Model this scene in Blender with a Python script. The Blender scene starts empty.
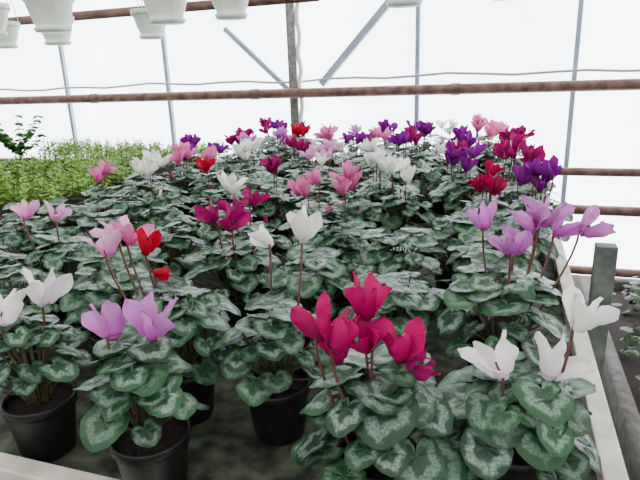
import bpy, math, random
from math import sin, cos, pi, radians, sqrt
from mathutils import Matrix, Vector
R=random.Random(11)
BZ=.85
scene=bpy.context.scene
def col(h):
    h=h.lstrip('#'); c=[int(h[i:i+2],16)/255 for i in (0,2,4)]
    return tuple((x/12.92 if x<=.04045 else ((x+.055)/1.055)**2.4) for x in c)+(1,)

# ---------------- node helpers
def newmat(name):
    m=bpy.data.materials.new(name); m.use_nodes=True
    nt=m.node_tree; nt.nodes.clear()
    out=nt.nodes.new('ShaderNodeOutputMaterial')
    return m,nt,out
def N(nt,t,**k):
    n=nt.nodes.new(t)
    for a,b in k.items():
        if a in n.inputs: n.inputs[a].default_value=b
        else: setattr(n,a,b)
    return n
def L(nt,a,b): nt.links.new(a,b)
def mathn(nt,op,a,b=None,c=None):
    n=nt.nodes.new('ShaderNodeMath'); n.operation=op
    for i,x in enumerate((a,b,c)):
        if x is None: continue
        if isinstance(x,(int,float)): n.inputs[i].default_value=x
        else: L(nt,x,n.inputs[i])
    return n.outputs[0]
def mixc(nt,f,a,b):
    n=nt.nodes.new('ShaderNodeMix'); n.data_type='RGBA'
    for i,x in ((0,f),(6,a),(7,b)):
        if isinstance(x,(int,float,tuple)): n.inputs[i].default_value=x
        else: L(nt,x,n.inputs[i])
    return n.outputs[2]
def ramp(nt,f,stops):
    n=nt.nodes.new('ShaderNodeValToRGB'); e=n.color_ramp.elements
    e[0].position,e[0].color=stops[0]; e[1].position,e[1].color=stops[-1]
    for p,c in stops[1:-1]:
        x=e.new(p); x.color=c
    L(nt,f,n.inputs[0]); return n.outputs[0]
def g(v): return (v,v,v,1)

def simple(name,c,rough=.6,c2=None,scale=20,metal=0,bump=0,lo=.35,hi=.65,detail=6):
    m,nt,out=newmat(name)
    p=N(nt,'ShaderNodeBsdfPrincipled'); p.inputs['Roughness'].default_value=rough; p.inputs['Metallic'].default_value=metal
    tc=N(nt,'ShaderNodeTexCoord')
    nz=N(nt,'ShaderNodeTexNoise'); nz.inputs['Scale'].default_value=scale; nz.inputs['Detail'].default_value=detail
    L(nt,tc.outputs['Object'],nz.inputs['Vector'])
    if c2: L(nt,ramp(nt,nz.outputs[0],[(lo,c),(hi,c2)]),p.inputs['Base Color'])
    else: p.inputs['Base Color'].default_value=c
    if bump:
        b=N(nt,'ShaderNodeBump'); b.inputs['Strength'].default_value=bump; b.inputs['Distance'].default_value=.01
        L(nt,nz.outputs[0],b.inputs['Height']); L(nt,b.outputs[0],p.inputs['Normal'])
    L(nt,p.outputs[0],out.inputs[0]); return m

def leafmat(name,dark,mid,silver,amount,under,transl=.15,rough=.4):
    m,nt,out=newmat(name)
    uv=N(nt,'ShaderNodeUVMap',uv_map='rt'); sep=N(nt,'ShaderNodeSeparateXYZ'); L(nt,uv.outputs[0],sep.inputs[0])
    r=sep.outputs[0]; a=sep.outputs[1]
    tc=N(nt,'ShaderNodeTexCoord'); geo=N(nt,'ShaderNodeNewGeometry'); rnd=geo.outputs['Random Per Island']
    nz=N(nt,'ShaderNodeTexNoise'); nz.inputs['Scale'].default_value=80; nz.inputs['Detail'].default_value=4
    L(nt,tc.outputs['Object'],nz.inputs['Vector'])
    vein=mathn(nt,'ABSOLUTE',mathn(nt,'SINE',mathn(nt,'MULTIPLY',a,5.5*pi)))
    rp=mathn(nt,'ADD',r,mathn(nt,'MULTIPLY',mathn(nt,'SUBTRACT',nz.outputs[0],.5),.5))
    rp=mathn(nt,'ADD',rp,mathn(nt,'MULTIPLY',mathn(nt,'SUBTRACT',vein,.5),.14))
    rp=mathn(nt,'ADD',rp,mathn(nt,'MULTIPLY',mathn(nt,'SUBTRACT',rnd,.5),.16))
    band=ramp(nt,rp,[(0,g(.08)),(.42,g(.08)),(.55,g(1)),(.74,g(.9)),(.85,g(.08)),(1,g(.03))])
    nz2=N(nt,'ShaderNodeTexNoise'); nz2.inputs['Scale'].default_value=300; nz2.inputs['Detail'].default_value=3
    L(nt,tc.outputs['Object'],nz2.inputs['Vector'])
    speck=ramp(nt,nz2.outputs[0],[(.38,g(.4)),(.60,g(1))])
    r2=mathn(nt,'FRACT',mathn(nt,'MULTIPLY',rnd,13.7))
    amt=mathn(nt,'MULTIPLY',mathn(nt,'MULTIPLY',band,speck),mathn(nt,'MULTIPLY_ADD',r2,amount*.75,amount*.22))
    base=mixc(nt,mathn(nt,'FRACT',mathn(nt,'MULTIPLY',rnd,7.3)),dark,mid)
    c=mixc(nt,amt,base,silver)
    vl=ramp(nt,vein,[(0,g(.45)),(.16,g(0)),(1,g(0))])
    c=mixc(nt,vl,c,mid)
    c=mixc(nt,geo.outputs['Backfacing'],c,under)
    p=N(nt,'ShaderNodeBsdfPrincipled'); p.inputs['Roughness'].default_value=rough; p.inputs['Specular IOR Level'].default_value=.34
    L(nt,c,p.inputs['Base Color'])
    bmp=N(nt,'ShaderNodeBump'); bmp.inputs['Strength'].default_value=.55; bmp.inputs['Distance'].default_value=.003
    L(nt,mathn(nt,'ADD',vein,mathn(nt,'MULTIPLY',nz2.outputs[0],.5)),bmp.inputs['Height']); L(nt,bmp.outputs[0],p.inputs['Normal'])
    tr=N(nt,'ShaderNodeBsdfTranslucent'); L(nt,c,tr.inputs['Color'])
    mx=N(nt,'ShaderNodeMixShader'); mx.inputs[0].default_value=transl
    L(nt,p.outputs[0],mx.inputs[1]); L(nt,tr.outputs[0],mx.inputs[2]); L(nt,mx.outputs[0],out.inputs[0])
    return m
def petalmat(name,tip,basec,eye):
    m,nt,out=newmat(name)
    uv=N(nt,'ShaderNodeUVMap',uv_map='rt'); sep=N(nt,'ShaderNodeSeparateXYZ'); L(nt,uv.outputs[0],sep.inputs[0])
    geo=N(nt,'ShaderNodeNewGeometry')
    wv=mathn(nt,'ABSOLUTE',mathn(nt,'SINE',mathn(nt,'MULTIPLY',sep.outputs[1],22)))
    t=mathn(nt,'ADD',sep.outputs[0],mathn(nt,'MULTIPLY',wv,-.05))
    c=ramp(nt,t,[(0,eye),(.16,basec),(.75,tip),(1,tip)])
    hs=N(nt,'ShaderNodeHueSaturation'); L(nt,c,hs.inputs['Color']); hs.inputs['Saturation'].default_value=1.08
    L(nt,mathn(nt,'MULTIPLY_ADD',geo.outputs['Random Per Island'],.35,.8),hs.inputs['Value'])
    d=N(nt,'ShaderNodeBsdfPrincipled'); d.inputs['Roughness'].default_value=.5; d.inputs['Specular IOR Level'].default_value=.22
    L(nt,hs.outputs[0],d.inputs['Base Color'])
    tr=N(nt,'ShaderNodeBsdfTranslucent'); L(nt,hs.outputs[0],tr.inputs['Color'])
    mx=N(nt,'ShaderNodeMixShader'); mx.inputs[0].default_value=.28
    L(nt,d.outputs[0],mx.inputs[1]); L(nt,tr.outputs[0],mx.inputs[2]); L(nt,mx.outputs[0],out.inputs[0])
    return m
LEAF=leafmat('cyclamen_leaf',col('#0f301b'),col('#2b5733'),col('#93ad9c'),.95,col('#3e6244'),.15,.4)
BED=leafmat('bedding_leaf',col('#5a8f28'),col('#98bf48'),col('#bcd47c'),.3,col('#84ae46'),.3,.5)
GC=leafmat('groundcover_leaf',col('#16280f'),col('#2a441e'),col('#46603a'),.3,col('#2a4422'))
SHRUB=leafmat('shrub_leaf',col('#2a5222'),col('#4a7d38'),col('#6a9a50'),.2,col('#5a8c46'),.4)
PET={
'magenta':petalmat('petal_magenta',col('#bc0a66'),col('#9c0658'),col('#5c0438')),
'darkmag':petalmat('petal_dark_magenta',col('#9c0a60'),col('#880856'),col('#580438')),
'lilac':petalmat('petal_lilac',col('#d08ccc'),col('#bc60b2'),col('#7c1c70')),
'lpink':petalmat('petal_light_pink',col('#ee92c0'),col('#de6caa'),col('#b42068')),
'pinkw':petalmat('petal_pale_pink',col('#eebcde'),col('#dc84c4'),col('#ac2c80')),
'red':petalmat('petal_red',col('#bc0830'),col('#a8062c'),col('#64041c')),
'crimson':petalmat('petal_crimson',col('#a80c4c'),col('#960846'),col('#60062c')),
'violet':petalmat('petal_violet',col('#8a228e'),col('#70167a'),col('#460a50')),
'white':petalmat('petal_white',col('#f8f8f4'),col('#f2f2ec'),col('#d2d6c0')),
'whitep':petalmat('petal_white_eye',col('#f8f6f4'),col('#ecdce8'),col('#8a2070')),
}
STEM=simple('stem',col('#4e2a26'),.5,col('#6a4236'),60)
PETI=simple('petiole',col('#4a3a2c'),.5,col('#56663a'),60)
POT=simple('black_plastic',col('#0e0e10'),.42,col('#1a1a1c'),30)
SOIL=simple('peat_soil',col('#1a1210'),.95,col('#33251d'),160,bump=1)

# ---------------- mesh builder
class MB:
    def __init__(s): s.v=[];s.f=[];s.m=[];s.uv=[];s.mats=[]
    def mi(s,m):
        if m not in s.mats: s.mats.append(m)
        return s.mats.index(m)
    def grid(s,pts,uvs,rows,cols,mat,closed=False,flip=False):
        o=len(s.v); s.v+= [tuple(p) for p in pts]; k=s.mi(mat)
        for i in range(rows-1):
            for j in range(cols if closed else cols-1):
                a=i*cols+j; b=i*cols+(j+1)%cols; c=b+cols; d=a+cols
                q=(a,b,c,d) if not flip else (d,c,b,a)
                s.f.append(tuple(o+x for x in q)); s.m.append(k); s.uv+= [uvs[x] for x in q]
    def tube(s,path,rad,mat,seg=5):
        pts=[];uvs=[]
        n=len(path)
        for i,p in enumerate(path):
            a=path[max(0,i-1)]; b=path[min(n-1,i+1)]
            t=(b-a)
            if t.length<1e-7: t=Vector((0,0,1))
            t.normalize()
            x=t.cross(Vector((.31,.93,.17))).normalized(); y=t.cross(x)
            r=rad[i] if isinstance(rad,(list,tuple)) else rad
            for j in range(seg):
                an=2*pi*j/seg; pts.append(p+x*r*cos(an)+y*r*sin(an)); uvs.append((i/n,j/seg))
        s.grid(pts,uvs,n,seg,mat,True)
    def lathe(s,prof,mat,c=Vector((0,0,0)),seg=24,X=Matrix.Identity(3),rib=0,ribn=0):
        pts=[];uvs=[]
        for i,(r,z) in enumerate(prof):
            for j in range(seg):
                an=2*pi*j/seg; rr=r*(1+rib*(1 if (ribn and j%ribn==0) else 0))
                pts.append(c+X@Vector((rr*cos(an),rr*sin(an),z))); uvs.append((i/len(prof),j/seg))
        s.grid(pts,uvs,len(prof),seg,mat,True)
    def box(s,lo,hi,mat,X=None):
        o=len(s.v); k=s.mi(mat)
        for z in (lo[2],hi[2]):
            for x,y in ((lo[0],lo[1]),(hi[0],lo[1]),(hi[0],hi[1]),(lo[0],hi[1])):
                p=Vector((x,y,z)); s.v.append(tuple(X@p if X else p))
        for q in ((3,2,1,0),(4,5,6,7),(0,1,5,4),(1,2,6,5),(2,3,7,6),(3,0,4,7)):
            s.f.append(tuple(o+x for x in q)); s.m.append(k); s.uv+=[(0,0)]*4
    def make(s,name,loc=(0,0,0),smooth=True,bevel=0):
        me=bpy.data.meshes.new(name); me.from_pydata(s.v,[],s.f)
        for m in s.mats: me.materials.append(m)
        me.polygons.foreach_set('material_index',s.m)
        me.polygons.foreach_set('use_smooth',[smooth]*len(s.f))
        u=me.uv_layers.new(name='rt'); u.data.foreach_set('uv',[x for p in s.uv for x in p])
        me.update()
        o=bpy.data.objects.new(name,me); o.location=loc; scene.collection.objects.link(o)
        if bevel:
            b=o.modifiers.new('bevel','BEVEL'); b.width=bevel; b.segments=2; b.limit_method='ANGLE'
        return o

def bez(a,b,c,d,n):
    out=[]
    for i in range(n):
        t=i/(n-1); u=1-t
        out.append(a*u**3+b*3*u*u*t+c*3*u*t*t+d*t**3)
    return out
OUT=[(0,1.04),(14,1.01),(35,.96),(65,.92),(95,.91),(125,.90),(148,.86),(162,.74),(171,.48),(177,.2),(180,.1)]
def interp(tab,x):
    for (a,b),(c,d) in zip(tab,tab[1:]):
        if x<=c: return b+(d-b)*(x-a)/(c-a)
    return tab[-1][1]
def leaf(mb,P,az,tilt,size,mat,hi=True,rnd=R,roll=0):
    rings=5 if hi else 3; seg=28 if hi else 18
    X=Matrix.Rotation(az,3,'Z')@Matrix.Rotation(tilt,3,'Y')@Matrix.Rotation(roll,3,'X')
    pts=[];uvs=[]
    cup=rnd.uniform(-.26,.12); ph=rnd.uniform(0,6.28); wav=rnd.uniform(.02,.07); asp=rnd.uniform(.9,1.08)
    fold=rnd.uniform(.0,.16)
    for i in range(rings+1):
        rr=i/rings
        for j in range(seg):
            th=-pi+2*pi*(j+.5)/seg
            o=interp(OUT,abs(math.degrees(th)))*(1+.016*sin(13*th+ph))
            rad=rr*o
            x=rad*cos(th); y=rad*sin(th)*asp
            z=cup*rad*rad*.9+fold*abs(y)*.8+wav*rad*rad*sin(3*th+ph)+wav*.6*rr**3*sin(7*th+ph)-.08*max(0,x)**2
            pts.append(P+X@Vector((x*size,y*size,z*size))); uvs.append((rr,th/(2*pi)))
    mb.grid(pts,uvs,rings+1,seg,mat,False,True)
WT=[(0,.34),(.18,.5),(.42,.84),(.62,1),(.80,.92),(.91,.66),(.97,.36),(1,.08)]
def flower(mb,B,tiltdir,tilt,size,mat,spread,rnd=R,hi=True):
    X=Matrix.Rotation(tiltdir,3,'Z')@Matrix.Rotation(tilt,3,'Y')@Matrix.Rotation(rnd.uniform(0,6.28),3,'Z')
    rows=9 if hi else 6; cols=7 if hi else 5
    Lp=.054*size; W=.0140*size
    mb.lathe([(.0045*size,-.006*size),(.007*size,-.007*size),(.0085*size,-.001*size),(.0065*size,.008*size),(.003*size,.012*size),(.0005,.013*size)],mat,B,8,X)
    tw0=rnd.choice((-1,1))
    for k in range(5):
        an=2*pi*k/5+rnd.uniform(-.22,.22)
        d=Vector((cos(an),sin(an),0)); sd=Vector((-sin(an),cos(an),0)); up=Vector((0,0,1))
        sp=max(.02,spread+rnd.uniform(-.2,.28)); tw=tw0*rnd.uniform(.5,1.7); lean=rnd.uniform(-.3,.3)
        ll=Lp*rnd.uniform(.9,1.1)
        path=[]
        for i in range(rows):
            t=i/(rows-1)
            r=.005*size+ll*(.20*sin(min(1,t*1.8)*pi/2)+sp*t*t*.8)
            z=ll*(-.12*sin(min(1,t*2.5)*pi)+ (1.0-.42*sp)*t**1.25)
            path.append(d*r+up*z+sd*lean*ll*t*t)
        pts=[];uvs=[]
        ph=rnd.uniform(0,6)
        for i in range(rows):
            t=i/(rows-1)
            T=(path[min(rows-1,i+1)]-path[max(0,i-1)]).normalized()
            Nn=T.cross(sd).normalized(); S=Nn.cross(T).normalized()
            ph2=tw*t
            S2=S*cos(ph2)+Nn*sin(ph2); N2=Nn*cos(ph2)-S*sin(ph2)
            w=W*interp(WT,t)
            for j in range(cols):
                s=-1+2*j/(cols-1)
                p=path[i]+S2*s*w+N2*(.36*w*s*s+ .0026*size*t*sin(5*t*3+ph+s*4))
                pts.append(B+X@p); uvs.append((t,s))
        mb.grid(pts,uvs,rows,cols,mat)
    return X
def bud(mb,B,size,mat):
    X=Matrix.Rotation(R.uniform(0,6.28),3,'Z')@Matrix.Rotation(pi-.3,3,'Y')
    mb.lathe([(.001,0),(.005*size,.004*size),(.006*size,.012*size),(.0045*size,.022*size),(.002*size,.03*size),(.0005,.034*size)],mat,B,7,X)
def potprof(r,h):
    b=r*.74
    return [(.001,0),(b,0),(b+.001,.003),(r*.93,h*.82),(r*.94,h*.83),(r*1.0,h*.835),(r*1.01,h*.99),(r*1.0,h),(r*.95,h),(r*.94,h*.9)]

def cyclamen(x,y,flowers,spread=.12,nleaf=38,lsize=.033,hi=True,canopy=.225,fsize=1.0,low=.135,buds=None,seed=None):
    rnd=random.Random(seed if seed is not None else int((x*1000)*7919+(y*1000)*31)&0xffff)
    mb=MB(); r=.06; h=.105
    mb.lathe(potprof(r,h),POT,seg=28 if hi else 16)
    mb.lathe([(.0005,h*.90),(r*.5,h*.89),(r*.945,h*.88)],SOIL,seg=16)
    crown=Vector((0,0,h*.9)); a0=rnd.uniform(0,6.28)
    for i in range(nleaf):
        f=(i+.5)/nleaf
        az=a0+i*2.39996+rnd.uniform(-.25,.25)
        rho=spread*(.10+.90*sqrt(f))*rnd.uniform(.82,1.12)
        z=canopy-(canopy-low)*f**1.6+rnd.uniform(-.022,.02)
        P=Vector((rho*cos(az),rho*sin(az),z))
        tilt=.0+.52*f**1.3+rnd.uniform(-.28,.28)
        s=lsize*rnd.uniform(.66,1.25)
        o=Vector((cos(az),sin(az),0))
        P=P-o*s*.3
        leaf(mb,P,az+rnd.uniform(-.7,.7),tilt,s,LEAF,hi,rnd,rnd.uniform(-.28,.28))
        st=crown+o*.012*rnd.uniform(.3,1.5)
        mb.tube(bez(st,st+Vector((0,0,z*.25))+o*rho*.15,P-Vector((0,0,.03))-o*.01,P,6 if hi else 4),.0016,PETI,5 if hi else 3)
    for fl in flowers:
        (fx,fy,fz),c=fl[0],fl[1]
        td=fl[2] if len(fl)>2 else rnd.uniform(0,6.28); tl=fl[3] if len(fl)>3 else rnd.uniform(0,.6)
        sp=fl[4] if len(fl)>4 else rnd.uniform(.15,.6); fs=(fl[5] if len(fl)>5 else rnd.uniform(.88,1.1))*fsize
        B=Vector((fx-x,fy-y,fz-.022*fs))
        X=flower(mb,B,td,tl,fs,PET[c],sp,rnd,hi)
        u=X@Vector((0,0,1)); sd=Vector((cos(td+2),sin(td+2),0))*.009*fs
        st=crown+Vector((B.x,B.y,0))*.35+Vector((rnd.uniform(-.01,.01),rnd.uniform(-.01,.01),0))
        if (st-crown).length>.045: st=crown+(st-crown).normalized()*.045
        top=B+u*.018*fs+sd*.5
        pth=bez(st,Vector((st.x*.6+B.x*.4,st.y*.6+B.y*.4,B.z*.6)),B+sd-Vector((0,0,.05)),B+sd,9)+[B+sd*.9+u*.010*fs,top,B+u*.013*fs]
        mb.tube(pth,.0021 if hi else .002,STEM,6 if hi else 4)
    for k in range(rnd.randint(0,2) if buds is None else buds):
        if not flowers: break
        c=flowers[0][1]; az=rnd.uniform(0,6.28); q=Vector((spread*.5*cos(az),spread*.5*sin(az),rnd.uniform(.2,.26)))
        mb.tube(bez(crown,crown+Vector((0,0,.08)),q-Vector((0,0,.04)),q,6),.0016,STEM,4)
        bud(mb,q,.9,PET[c])
    return mb.make('potted_cyclamen',(x,y,BZ+.0005))
def Z(l): return [((a,b,c-BZ),)+tuple(r) for a,b,c,*r in l]

# ---------------- named front plants
placed=[]
def C(x,y,fl,**k):
    placed.append((x,y)); return cyclamen(x,y,fl,**k)
C(-.495,.605,Z([(-.528,.594,1.140,'lilac',2.4,.5,.5,1.0),(-.473,.612,1.142,'lilac',.2,.3,.45,1.1)]),spread=.085,nleaf=36,lsize=.031,canopy=.24,low=.15,buds=0,seed=3)
C(-.745,.640,Z([(-.694,.637,1.160,'whitep',.5,.3,.35,1.05),(-.755,.616,1.125,'whitep',2,.3,.4)]),spread=.085,nleaf=36,lsize=.032,canopy=.24,low=.14,seed=4,buds=0)
C(-.364,.795,Z([(-.322,.85,1.226,'white',.3,.05,.25,1.05),(-.385,.85,1.205,'white',3.0,.9,.2,.75)]),spread=.10,nleaf=40,lsize=.032,canopy=.235,seed=5,buds=0)
C(-.150,.655,Z([(-.222,.624,1.162,'magenta',2.6,.3,.35,1.0),(-.200,.640,1.125,'magenta',2,.2,.3,.95),(-.165,.655,1.185,'magenta',.3,.1,.25,1),(-.120,.657,1.130,'magenta',.2,.2,.35,1.05),(-.190,.60,1.160,'magenta',1,.3,.4,.95),(-.160,.63,1.15,'magenta',4.5,.4,.4,.95),(-.112,.66,1.10,'darkmag',.2,.9,.2,.8)]),spread=.105,nleaf=40,lsize=.041,canopy=.235,low=.125,seed=6,buds=0)
C(.030,.735,Z([(.010,.710,1.095,'whitep',2.9,.5,.5,1.1),(.072,.734,1.090,'whitep',.2,.5,.5,1.1),(.104,.742,1.160,'white',.4,.2,.3,1.0)]),spread=.108,nleaf=42,lsize=.039,canopy=.20,low=.115,seed=7,buds=0)
C(.000,1.03,Z([(-.032,1.016,1.212,'lilac',2.4,.3,.3,.9),(.028,1.035,1.165,'lilac',.8,.3,.4,.9),(.015,.99,1.175,'lilac',2.8,.3,.4,.9),(.070,1.05,1.220,'lilac',.4,.2,.55,1.05),(.05,1.04,1.21,'lilac',4,.3,.4,.95),(.138,1.07,1.200,'lilac',.1,.9,.4,1.0),(.095,1.08,1.19,'lilac',.1,.7,.4,.9)]),spread=.12,nleaf=44,lsize=.035,canopy=.25,seed=8)
C(-.555,.80,Z([(-.592,.78,1.200,'red',.5,.2,.2,.8),(-.58,.78,1.155,'red',.5,1.9,.1,.5),(-.655,.76,1.20,'pinkw',2.5,.3,.5,.9),(-.64,.80,1.210,'lpink',1.0,.3,.5,.85),(-.665,.80,1.215,'pinkw',3.5,.3,.5,.8)]),spread=.115,nleaf=44,lsize=.034,canopy=.25,seed=9,buds=0)
C(-1.08,1.07,Z([(-1.165,1.07,1.165,'pinkw',2.4,.4,.5,.95),(-1.09,1.09,1.16,'pinkw',.4,.3,.5,.9)]),spread=.12,nleaf=40,lsize=.034,seed=10)
def fl(x,y,c,n=3,h=.305,s=.055,rnd=None):
    rr=random.Random(int(abs(x)*777+y*555)); o=[]
    for i in range(n):
        a=rr.uniform(0,6.28); q=s*sqrt(rr.random())
        o.append(((x+q*cos(a),y+q*sin(a),h+rr.uniform(-.025,.03)),c))
    return o
BK=[(-.62,1.14,'darkmag',2),(-.655,1.32,'darkmag',2),(-.56,1.59,'lpink',3),(-.47,1.66,'lpink',4),(-.45,1.98,'white',4),(-.34,1.85,'white',4),
(-.06,1.73,'crimson',5),(.08,1.76,'violet',6),(-.97,1.74,'red',1),(-.82,1.50,'white',2),(-1.42,1.92,'white',4),(-1.25,1.77,'white',4),(-1.45,1.70,'lpink',2),
(-1.38,2.15,'lpink',3),(-1.61,2.60,'violet',5),(-1.40,2.79,'darkmag',8),(-1.12,2.32,'white',4),(-.80,1.80,'darkmag',2),(-1.20,3.20,'red',3),(-.79,2.34,'pinkw',6),
(-.66,2.89,'lpink',5),(-.46,3.13,'violet',8),(-.45,2.60,'violet',4),(.04,2.73,'darkmag',6),(-.02,2.40,'darkmag',5),(-.16,3.50,'lpink',6),(-.06,3.05,'lpink',4),
(-.28,2.51,'white',3),(-.16,2.11,'violet',4),(.08,2.15,'darkmag',3),(-.93,2.95,'lpink',4),(-.68,3.2,'violet',6),(-1.0,2.6,'darkmag',3),(-.22,2.8,'violet',5),(-.68,2.08,'white',1),(-1.18,2.05,'lpink',1)]
for x,y,c,n in BK:
    C(x,y,fl(x,y,c,n),spread=.115,nleaf=36 if y<2.2 else 26,hi=y<1.4,fsize=1.06 if y>2 else 1)
for x,y in [(-.19,1.02),(-.40,1.10),(-.78,.90),(-.25,1.30),(-.02,1.30),(-.43,1.36),(-.87,1.24),(-1.14,1.33),(-.12,1.48),(.03,1.55),(-.88,1.04),(-1.01,.86),(-1.36,1.22),(-1.20,.96)]:
    C(x,y,[],spread=.12,nleaf=40,hi=True)
y=1.45; row=0
cols=['darkmag','violet','violet','white','lpink','darkmag','lilac','white']
while y<3.6:
    x=-1.56+(.1 if row%2 else 0)
    while x<.08:
        xx=x+R.uniform(-.02,.02); yy=y+R.uniform(-.02,.02)
        if all((xx-a)**2+(yy-b)**2>.16**2 for a,b in placed):
            f=[]
            if yy>2.3 and R.random()<.42: f=fl(xx,yy,R.choice(cols),R.randint(2,4))
            C(xx,yy,f,spread=.115,nleaf=34 if yy<2.2 else 25,hi=False)
        x+=.185
    y+=.175; row+=1

# ---------------- bedding plants on the left of the bench
def bedding(x,y,seed,h=.20,w=.44,d=.40,mat=BED,n=1000,ls=.019,name='bedding_plant_tray',z=BZ+.0005):
    rnd=random.Random(seed); mb=MB()
    mb.box((-w/2,-d/2,0),(w/2,d/2,.006),POT)
    for lo,hi in (((-w/2,-d/2,.006),(w/2,-d/2+.006,.055)),((-w/2,d/2-.006,.006),(w/2,d/2,.055)),((-w/2,-d/2+.006,.006),(-w/2+.006,d/2-.006,.055)),((w/2-.006,-d/2+.006,.006),(w/2,d/2-.006,.055))):
        mb.box(lo,hi,POT)
    mb.box((-w/2+.006,-d/2+.006,.006),(w/2-.006,d/2-.006,.045),SOIL)
    for i in range(n//9):
        bx=rnd.uniform(-w/2+.01,w/2-.01); by=rnd.uniform(-d/2+.01,d/2-.01); hh=h*rnd.uniform(.75,1.1)
        top=Vector((bx+rnd.uniform(-.02,.02),by+rnd.uniform(-.02,.02),hh))
        mb.tube([Vector((bx,by,.04)),Vector((bx,by,hh*.5)),top],.0015,PETI,3)
        for k in range(9):
            t=1-(k/9)*.5; a=k*2.4+rnd.random(); az=a; s=ls*rnd.uniform(.7,1.2)*(.65+.12*k if k<4 else 1)
            P=Vector((bx,by,.04)).lerp(top,t)+Vector((cos(a),sin(a),0))*s*.7
            X=Matrix.Rotation(az,3,'Z')@Matrix.Rotation(rnd.uniform(-.3,.6),3,'Y')
            pts=[];uvs=[]
            for u,wd in ((-.9,.05),(-.3,.5),(.35,.48),(1.0,.03)):
                for v in (-1,0,1):
                    pts.append(P+X@Vector((u*s,v*wd*s,.12*s*abs(v)-.15*s*u*u))); uvs.append((abs(v)*.5+.3,u*.2))
            mb.grid(pts,uvs,4,3,mat)
    return mb.make(name,(x,y,z))
k=0
for bx in (-2.98,-2.51,-2.04):
    for by in (1.60,2.02,2.44,2.86,3.28):
        k+=1
        if bx==-2.04 and by<1.7: continue
        if bx==-2.98 and by==2.86: continue
        bedding(bx,by,k+50,h=.20+.03*((k*7)%3)/2)

# ---------------- leggy shrub at far left
def shrub(x,y):
    rnd=random.Random(5); mb=MB()
    mb.lathe(potprof(.09,.15),POT,seg=24); mb.lathe([(.0005,.13),(.085,.128)],SOIL,seg=16)
    for b in range(9):
        a=rnd.uniform(0,6.28); hh=rnd.uniform(.25,.40); o=Vector((cos(a),sin(a),0))
        p=bez(Vector((0,0,.13)),Vector((0,0,.13+hh*.4)),o*.10+Vector((0,0,hh*.8)),o*rnd.uniform(.12,.22)+Vector((0,0,hh+.04)),8)
        mb.tube(p,[.004-.0004*i for i in range(8)],STEM,5)
        for q in p[2:]:
            for s in range(5):
                az=rnd.uniform(0,6.28); leaf(mb,q+Vector((cos(az),sin(az),0))*.012,az,rnd.uniform(-.2,.8),.026*rnd.uniform(.7,1.2),SHRUB,False,rnd)
    return mb.make('potted_shrub',(x,y,BZ+.0005))
shrub(-3.06,2.86)

# ---------------- bench
MAT=simple('bench_mat',col('#14160f'),.85,col('#545c48'),26,bump=.8,lo=.36,hi=.72,detail=12)
RIM=simple('bench_rim',col('#b9b2a4'),.55,col('#dcd6ca'),14)
STEEL=simple('galvanised_steel',col('#7d8488'),.45,col('#969da0'),12,metal=.4)
mb=MB()
x0,x1,y0,y1=-3.25,.163,.575,3.72
mb.box((x0,y0,BZ-.03),(x1,y1,BZ),MAT)
w=.036
mb.box((x0-w,y0-w,BZ-.05),(x1+w,y0,BZ+.032),RIM)
mb.box((x1,y0,BZ-.05),(x1+w,y1,BZ+.032),RIM)
mb.box((x0-w,y0,BZ-.05),(x0,y1,BZ+.032),RIM)
mb.box((x0-w,y1,BZ-.05),(x1+w,y1+w,BZ+.032),RIM)
for lx in (x0+.1,-1.5,x1-.15):
    for ly in (y0+.15,2.1,y1-.15):
        mb.box((lx-.02,ly-.02,0),(lx+.02,ly+.02,BZ-.03),STEEL)
for ly in (y0+.15,2.1,y1-.15): mb.box((x0+.1,ly-.015,BZ-.07),(x1-.15,ly+.015,BZ-.03),STEEL)
mb.make('greenhouse_bench',smooth=False,bevel=.003)
WOOD=simple('weathered_grey_wood',col('#4c514e'),.8,col('#6e736e'),25,bump=.3)
mb=MB(); mb.box((.212,1.38,0),(.258,1.42,1.06),WOOD); mb.box((.204,1.36,0),(.27,1.44,.02),WOOD)
mb.make('wooden_support_post',smooth=False,bevel=.002)

# ---------------- greenhouse shell
def film(name,t,tint,dirt):
    m,nt,out=newmat(name)
    tc=N(nt,'ShaderNodeTexCoord'); mp=N(nt,'ShaderNodeMapping'); mp.inputs['Scale'].default_value=(1,1,.35)
    nz=N(nt,'ShaderNodeTexNoise'); nz.inputs['Scale'].default_value=1.3; nz.inputs['Detail'].default_value=5
    L(nt,tc.outputs['Object'],mp.inputs[0]); L(nt,mp.outputs[0],nz.inputs['Vector'])
    c=ramp(nt,nz.outputs[0],[(.35,dirt),(.6,tint)])
    tr=N(nt,'ShaderNodeBsdfTranslucent'); L(nt,c,tr.inputs['Color'])
    d=N(nt,'ShaderNodeBsdfDiffuse'); d.inputs['Color'].default_value=tint
    mx=N(nt,'ShaderNodeMixShader'); mx.inputs[0].default_value=t
    L(nt,tr.outputs[0],mx.inputs[1]); L(nt,d.outputs[0],mx.inputs[2]); L(nt,mx.outputs[0],out.inputs[0])
    return m
FILM=film('wall_film',.05,(.97,.98,1,1),(.78,.82,.88,1))
ROOF=film('roof_film',.5,(.44,.435,.42,1),(.35,.345,.335,1))
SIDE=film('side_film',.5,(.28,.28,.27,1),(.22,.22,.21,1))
def quad(name,pts,mat):
    mb=MB(); mb.grid([Vector(p) for p in (pts[0],pts[1],pts[3],pts[2])],[(0,0)]*4,2,2,mat); return mb.make(name,smooth=False)
XL,XR,YF,YB,WH,RH=-5.6,3.4,-2.6,4.2,2.6,3.7
quad('wall_back',[(XL,YB,0),(XR,YB,0),(XR,YB,WH),(XL,YB,WH)],FILM)
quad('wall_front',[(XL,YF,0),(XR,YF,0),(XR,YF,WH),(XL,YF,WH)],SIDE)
quad('wall_left',[(XL,YF,0),(XL,YB,0),(XL,YB,WH),(XL,YF,WH)],SIDE)
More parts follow.
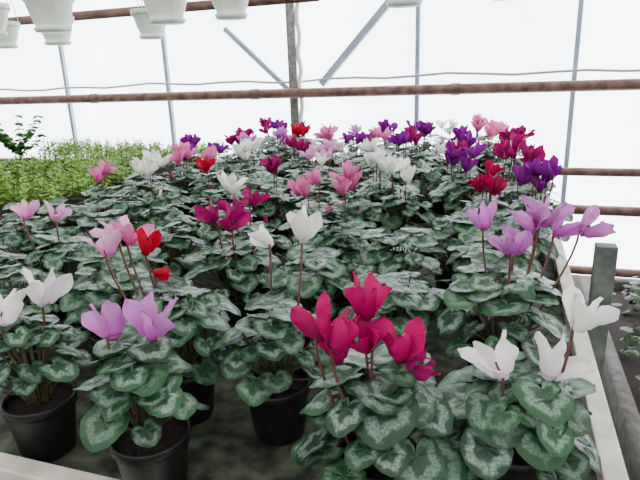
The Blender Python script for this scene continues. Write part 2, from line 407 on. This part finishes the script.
quad('wall_right',[(XR,YF,0),(XR,YB,0),(XR,YB,WH),(XR,YF,WH)],SIDE)
XM=(XL+XR)/2; YM=(YF+YB)/2
mb=MB()
mb.grid([Vector(p) for p in ((XL,YF,WH),(XR,YF,WH),(XL,YM,RH),(XR,YM,RH),(XL,YB,WH),(XR,YB,WH))],[(0,0)]*6,3,2,ROOF)
for xx in (XL,XR):
    mb.grid([Vector(p) for p in ((xx,YF,WH),(xx,YM,WH),(xx,YB,WH),(xx,YF,WH+.001),(xx,YM,RH),(xx,YB,WH+.001))],[(0,0)]*6,2,3,ROOF)
mb.make('ceiling',smooth=False)
GRAV=simple('floor_gravel',col('#1c1a17'),.95,col('#4a4640'),45,bump=1)
mb=MB(); mb.box((XL,YF,-.1),(XR,YB,0),GRAV); mb.make('floor',smooth=False)
FR=simple('frame_paint',col('#8797aa'),.5,col('#9fadbc'),8)
FR2=simple('frame_steel_dark',col('#5e5f60'),.45,col('#84827e'),30,metal=.3)
mb=MB()
for x in (-4.85,-3.78,-2.73,-.65,.39,1.43,2.5):
    mb.box((x-.015,YB-.045,0),(x+.015,YB-.012,WH),FR)
mb.box((XL,YB-.05,WH-.05),(XR,YB-.01,WH),FR)
def bar(a,b,w,mat):
    a=Vector(a);b=Vector(b);d=b-a; X=d.to_track_quat('Z','Y').to_matrix().to_4x4(); X.translation=a
    mb.box((-w/2,-w/2,0),(w/2,w/2,d.length),mat,X)
bar((-.62,4.15,2.18),(-1.37,4.15,1.40),.05,FR)
bar((-2.15,4.15,1.84),(-1.60,4.15,1.33),.035,FR)
mb.make('greenhouse_frame',smooth=False)
mb=MB()
mb.box((-1.585,4.02,0),(-1.525,4.055,WH),FR2)
mb.tube([Vector((-1.500,4.04+.004*sin(i*1.9),.0+i*.05)) + Vector((.009*sin(i*1.3),0,0)) for i in range(53)],.017,simple('white_strip',col('#e2e6e6'),.4),8)
mb.make('steel_upright')
RUST=simple('rusty_pipe',col('#4a2d28'),.6,col('#7c5a50'),14,bump=.2)
def hpipe(name,y,z,r,xa,xb,mat=RUST,wob=0,br=True):
    mb=MB(); n=40
    mb.tube([Vector((xa+(xb-xa)*i/n,y,z+wob*sin(i*1.7)+wob*.6*sin(i*.63))) for i in range(n+1)],r,mat,12)
    for i in range(6):
        x=xa+(xb-xa)*(i+.5)/6
        if r>.015 and br:
            mb.tube([Vector((x-.03,y,z)),Vector((x+.03,y,z))],r*1.15,mat,12)
            mb.box((x-.008,y,z-.008),(x+.008,YB-.012,z+.008),mat)
    return mb.make(name)
hpipe('heating_pipe',3.96,1.345,.036,XL+.05,XR-.05)
hpipe('heating_pipe',3.96,.80,.028,XL+.05,XR-.05)
hpipe('heating_pipe',3.96,.545,.033,XL+.05,XR-.05)
hpipe('heating_pipe',3.96,.12,.030,XL+.05,XR-.05)
WIRE=simple('grey_wire',col('#989ea2'),.4)
hpipe('wall_cable',4.12,1.435,.009,XL+.05,XR-.05,WIRE,.010)
hpipe('overhead_pipe',2.72,1.83,.024,XL+.01,-.9,br=False)
mb=MB()
for yy in (1.95,2.58):
    mb.tube([Vector((XL+.01,yy,2.42)),Vector((XR-.01,yy,2.42))],.018,RUST,10)
mb.make('overhead_rail')
HP=simple('white_hanging_pot',col('#c8d0c8'),.45,col('#e2e7de'),10)
def hang(x,y,r=.10,zb=1.69):
    mb=MB(); h=r*1.45
    prof=[(.001,0),(r*.62,0),(r*.68,.008),(r*.70,.016),(r*.60,.018),(r*.63,.03),(r*.74,h*.4),(r*.86,h*.72),(r*.93,h*.78),(r*.93,h*.80),(r*.98,h*.80),(r*1.0,h*.98),(r*.98,h),(r*.94,h),(r*.9,h*.85)]
    mb.lathe(prof,HP,seg=48,rib=-.03,ribn=3)
    mb.lathe([(.0005,h*.86),(r*.9,h*.85)],SOIL,seg=20)
    top=Vector((0,0,2.44-zb))
    for k in range(3):
        a=2*pi*k/3+.5; mb.tube([Vector((r*.96*cos(a),r*.96*sin(a),h*.95)),top-Vector((0,0,.08))],.0022,HP,5)
    mb.tube([top-Vector((0,0,.08)),top-Vector((0,0,.03)),top+Vector((0,.024,-.01)),top+Vector((0,.0,.004)),top+Vector((0,-.024,-.012))],.003,HP,5)
    mb.make('hanging_flower_pot',(x,y,zb))
for x,y,r in [(-1.79,1.95,.105),(-2.35,2.58,.10),(-1.25,1.95,.10),(-1.75,2.58,.095),(-.98,1.95,.085),(-2.72,2.58,.095),(-2.12,1.95,.09),(-.35,1.95,.085),(-.03,1.95,.075)]:
    hang(x,y,r,1.675)
# ground bed beyond the bench on the right
mb=MB()
KERB=simple('concrete_kerb',col('#45423e'),.9,col('#64605a'),20,bump=.4)
mb.box((.55,.6,0),(2.6,3.7,.10),SOIL)
mb.box((.49,.54,0),(.55,3.76,.15),KERB); mb.box((.55,.54,0),(2.66,.6,.15),KERB); mb.box((2.6,.6,0),(2.66,3.76,.15),KERB); mb.box((.55,3.7,0),(2.6,3.76,.15),KERB)
rnd=random.Random(8)
for i in range(420):
    px=rnd.uniform(.62,2.5); py=rnd.uniform(.7,3.6)
    for k in range(6):
        az=rnd.uniform(0,6.28)
        leaf(mb,Vector((px+.03*cos(az),py+.03*sin(az),rnd.uniform(.12,.22))),az,rnd.uniform(-.3,.7),rnd.uniform(.02,.036),GC,False,rnd)
mb.make('raised_ground_bed')

# ---------------- world, light
w=bpy.data.worlds.new('overcast_sky'); scene.world=w; w.use_nodes=True
nt=w.node_tree; bg=nt.nodes['Background']
bg.inputs[0].default_value=(.96,.98,1,1); bg.inputs[1].default_value=9.0

# ---------------- camera
cd=bpy.data.cameras.new('camera'); cam=bpy.data.objects.new('camera',cd); scene.collection.objects.link(cam)
M=Matrix.Rotation(radians(19),3,'Z')@Matrix.Rotation(radians(73.4),3,'X')@Matrix.Rotation(radians(-2.1),3,'Z')
cam.matrix_world=Matrix.Translation((0,0,1.47))@M.to_4x4()
cd.lens=554/640*36; cd.clip_start=.02
scene.camera=cam
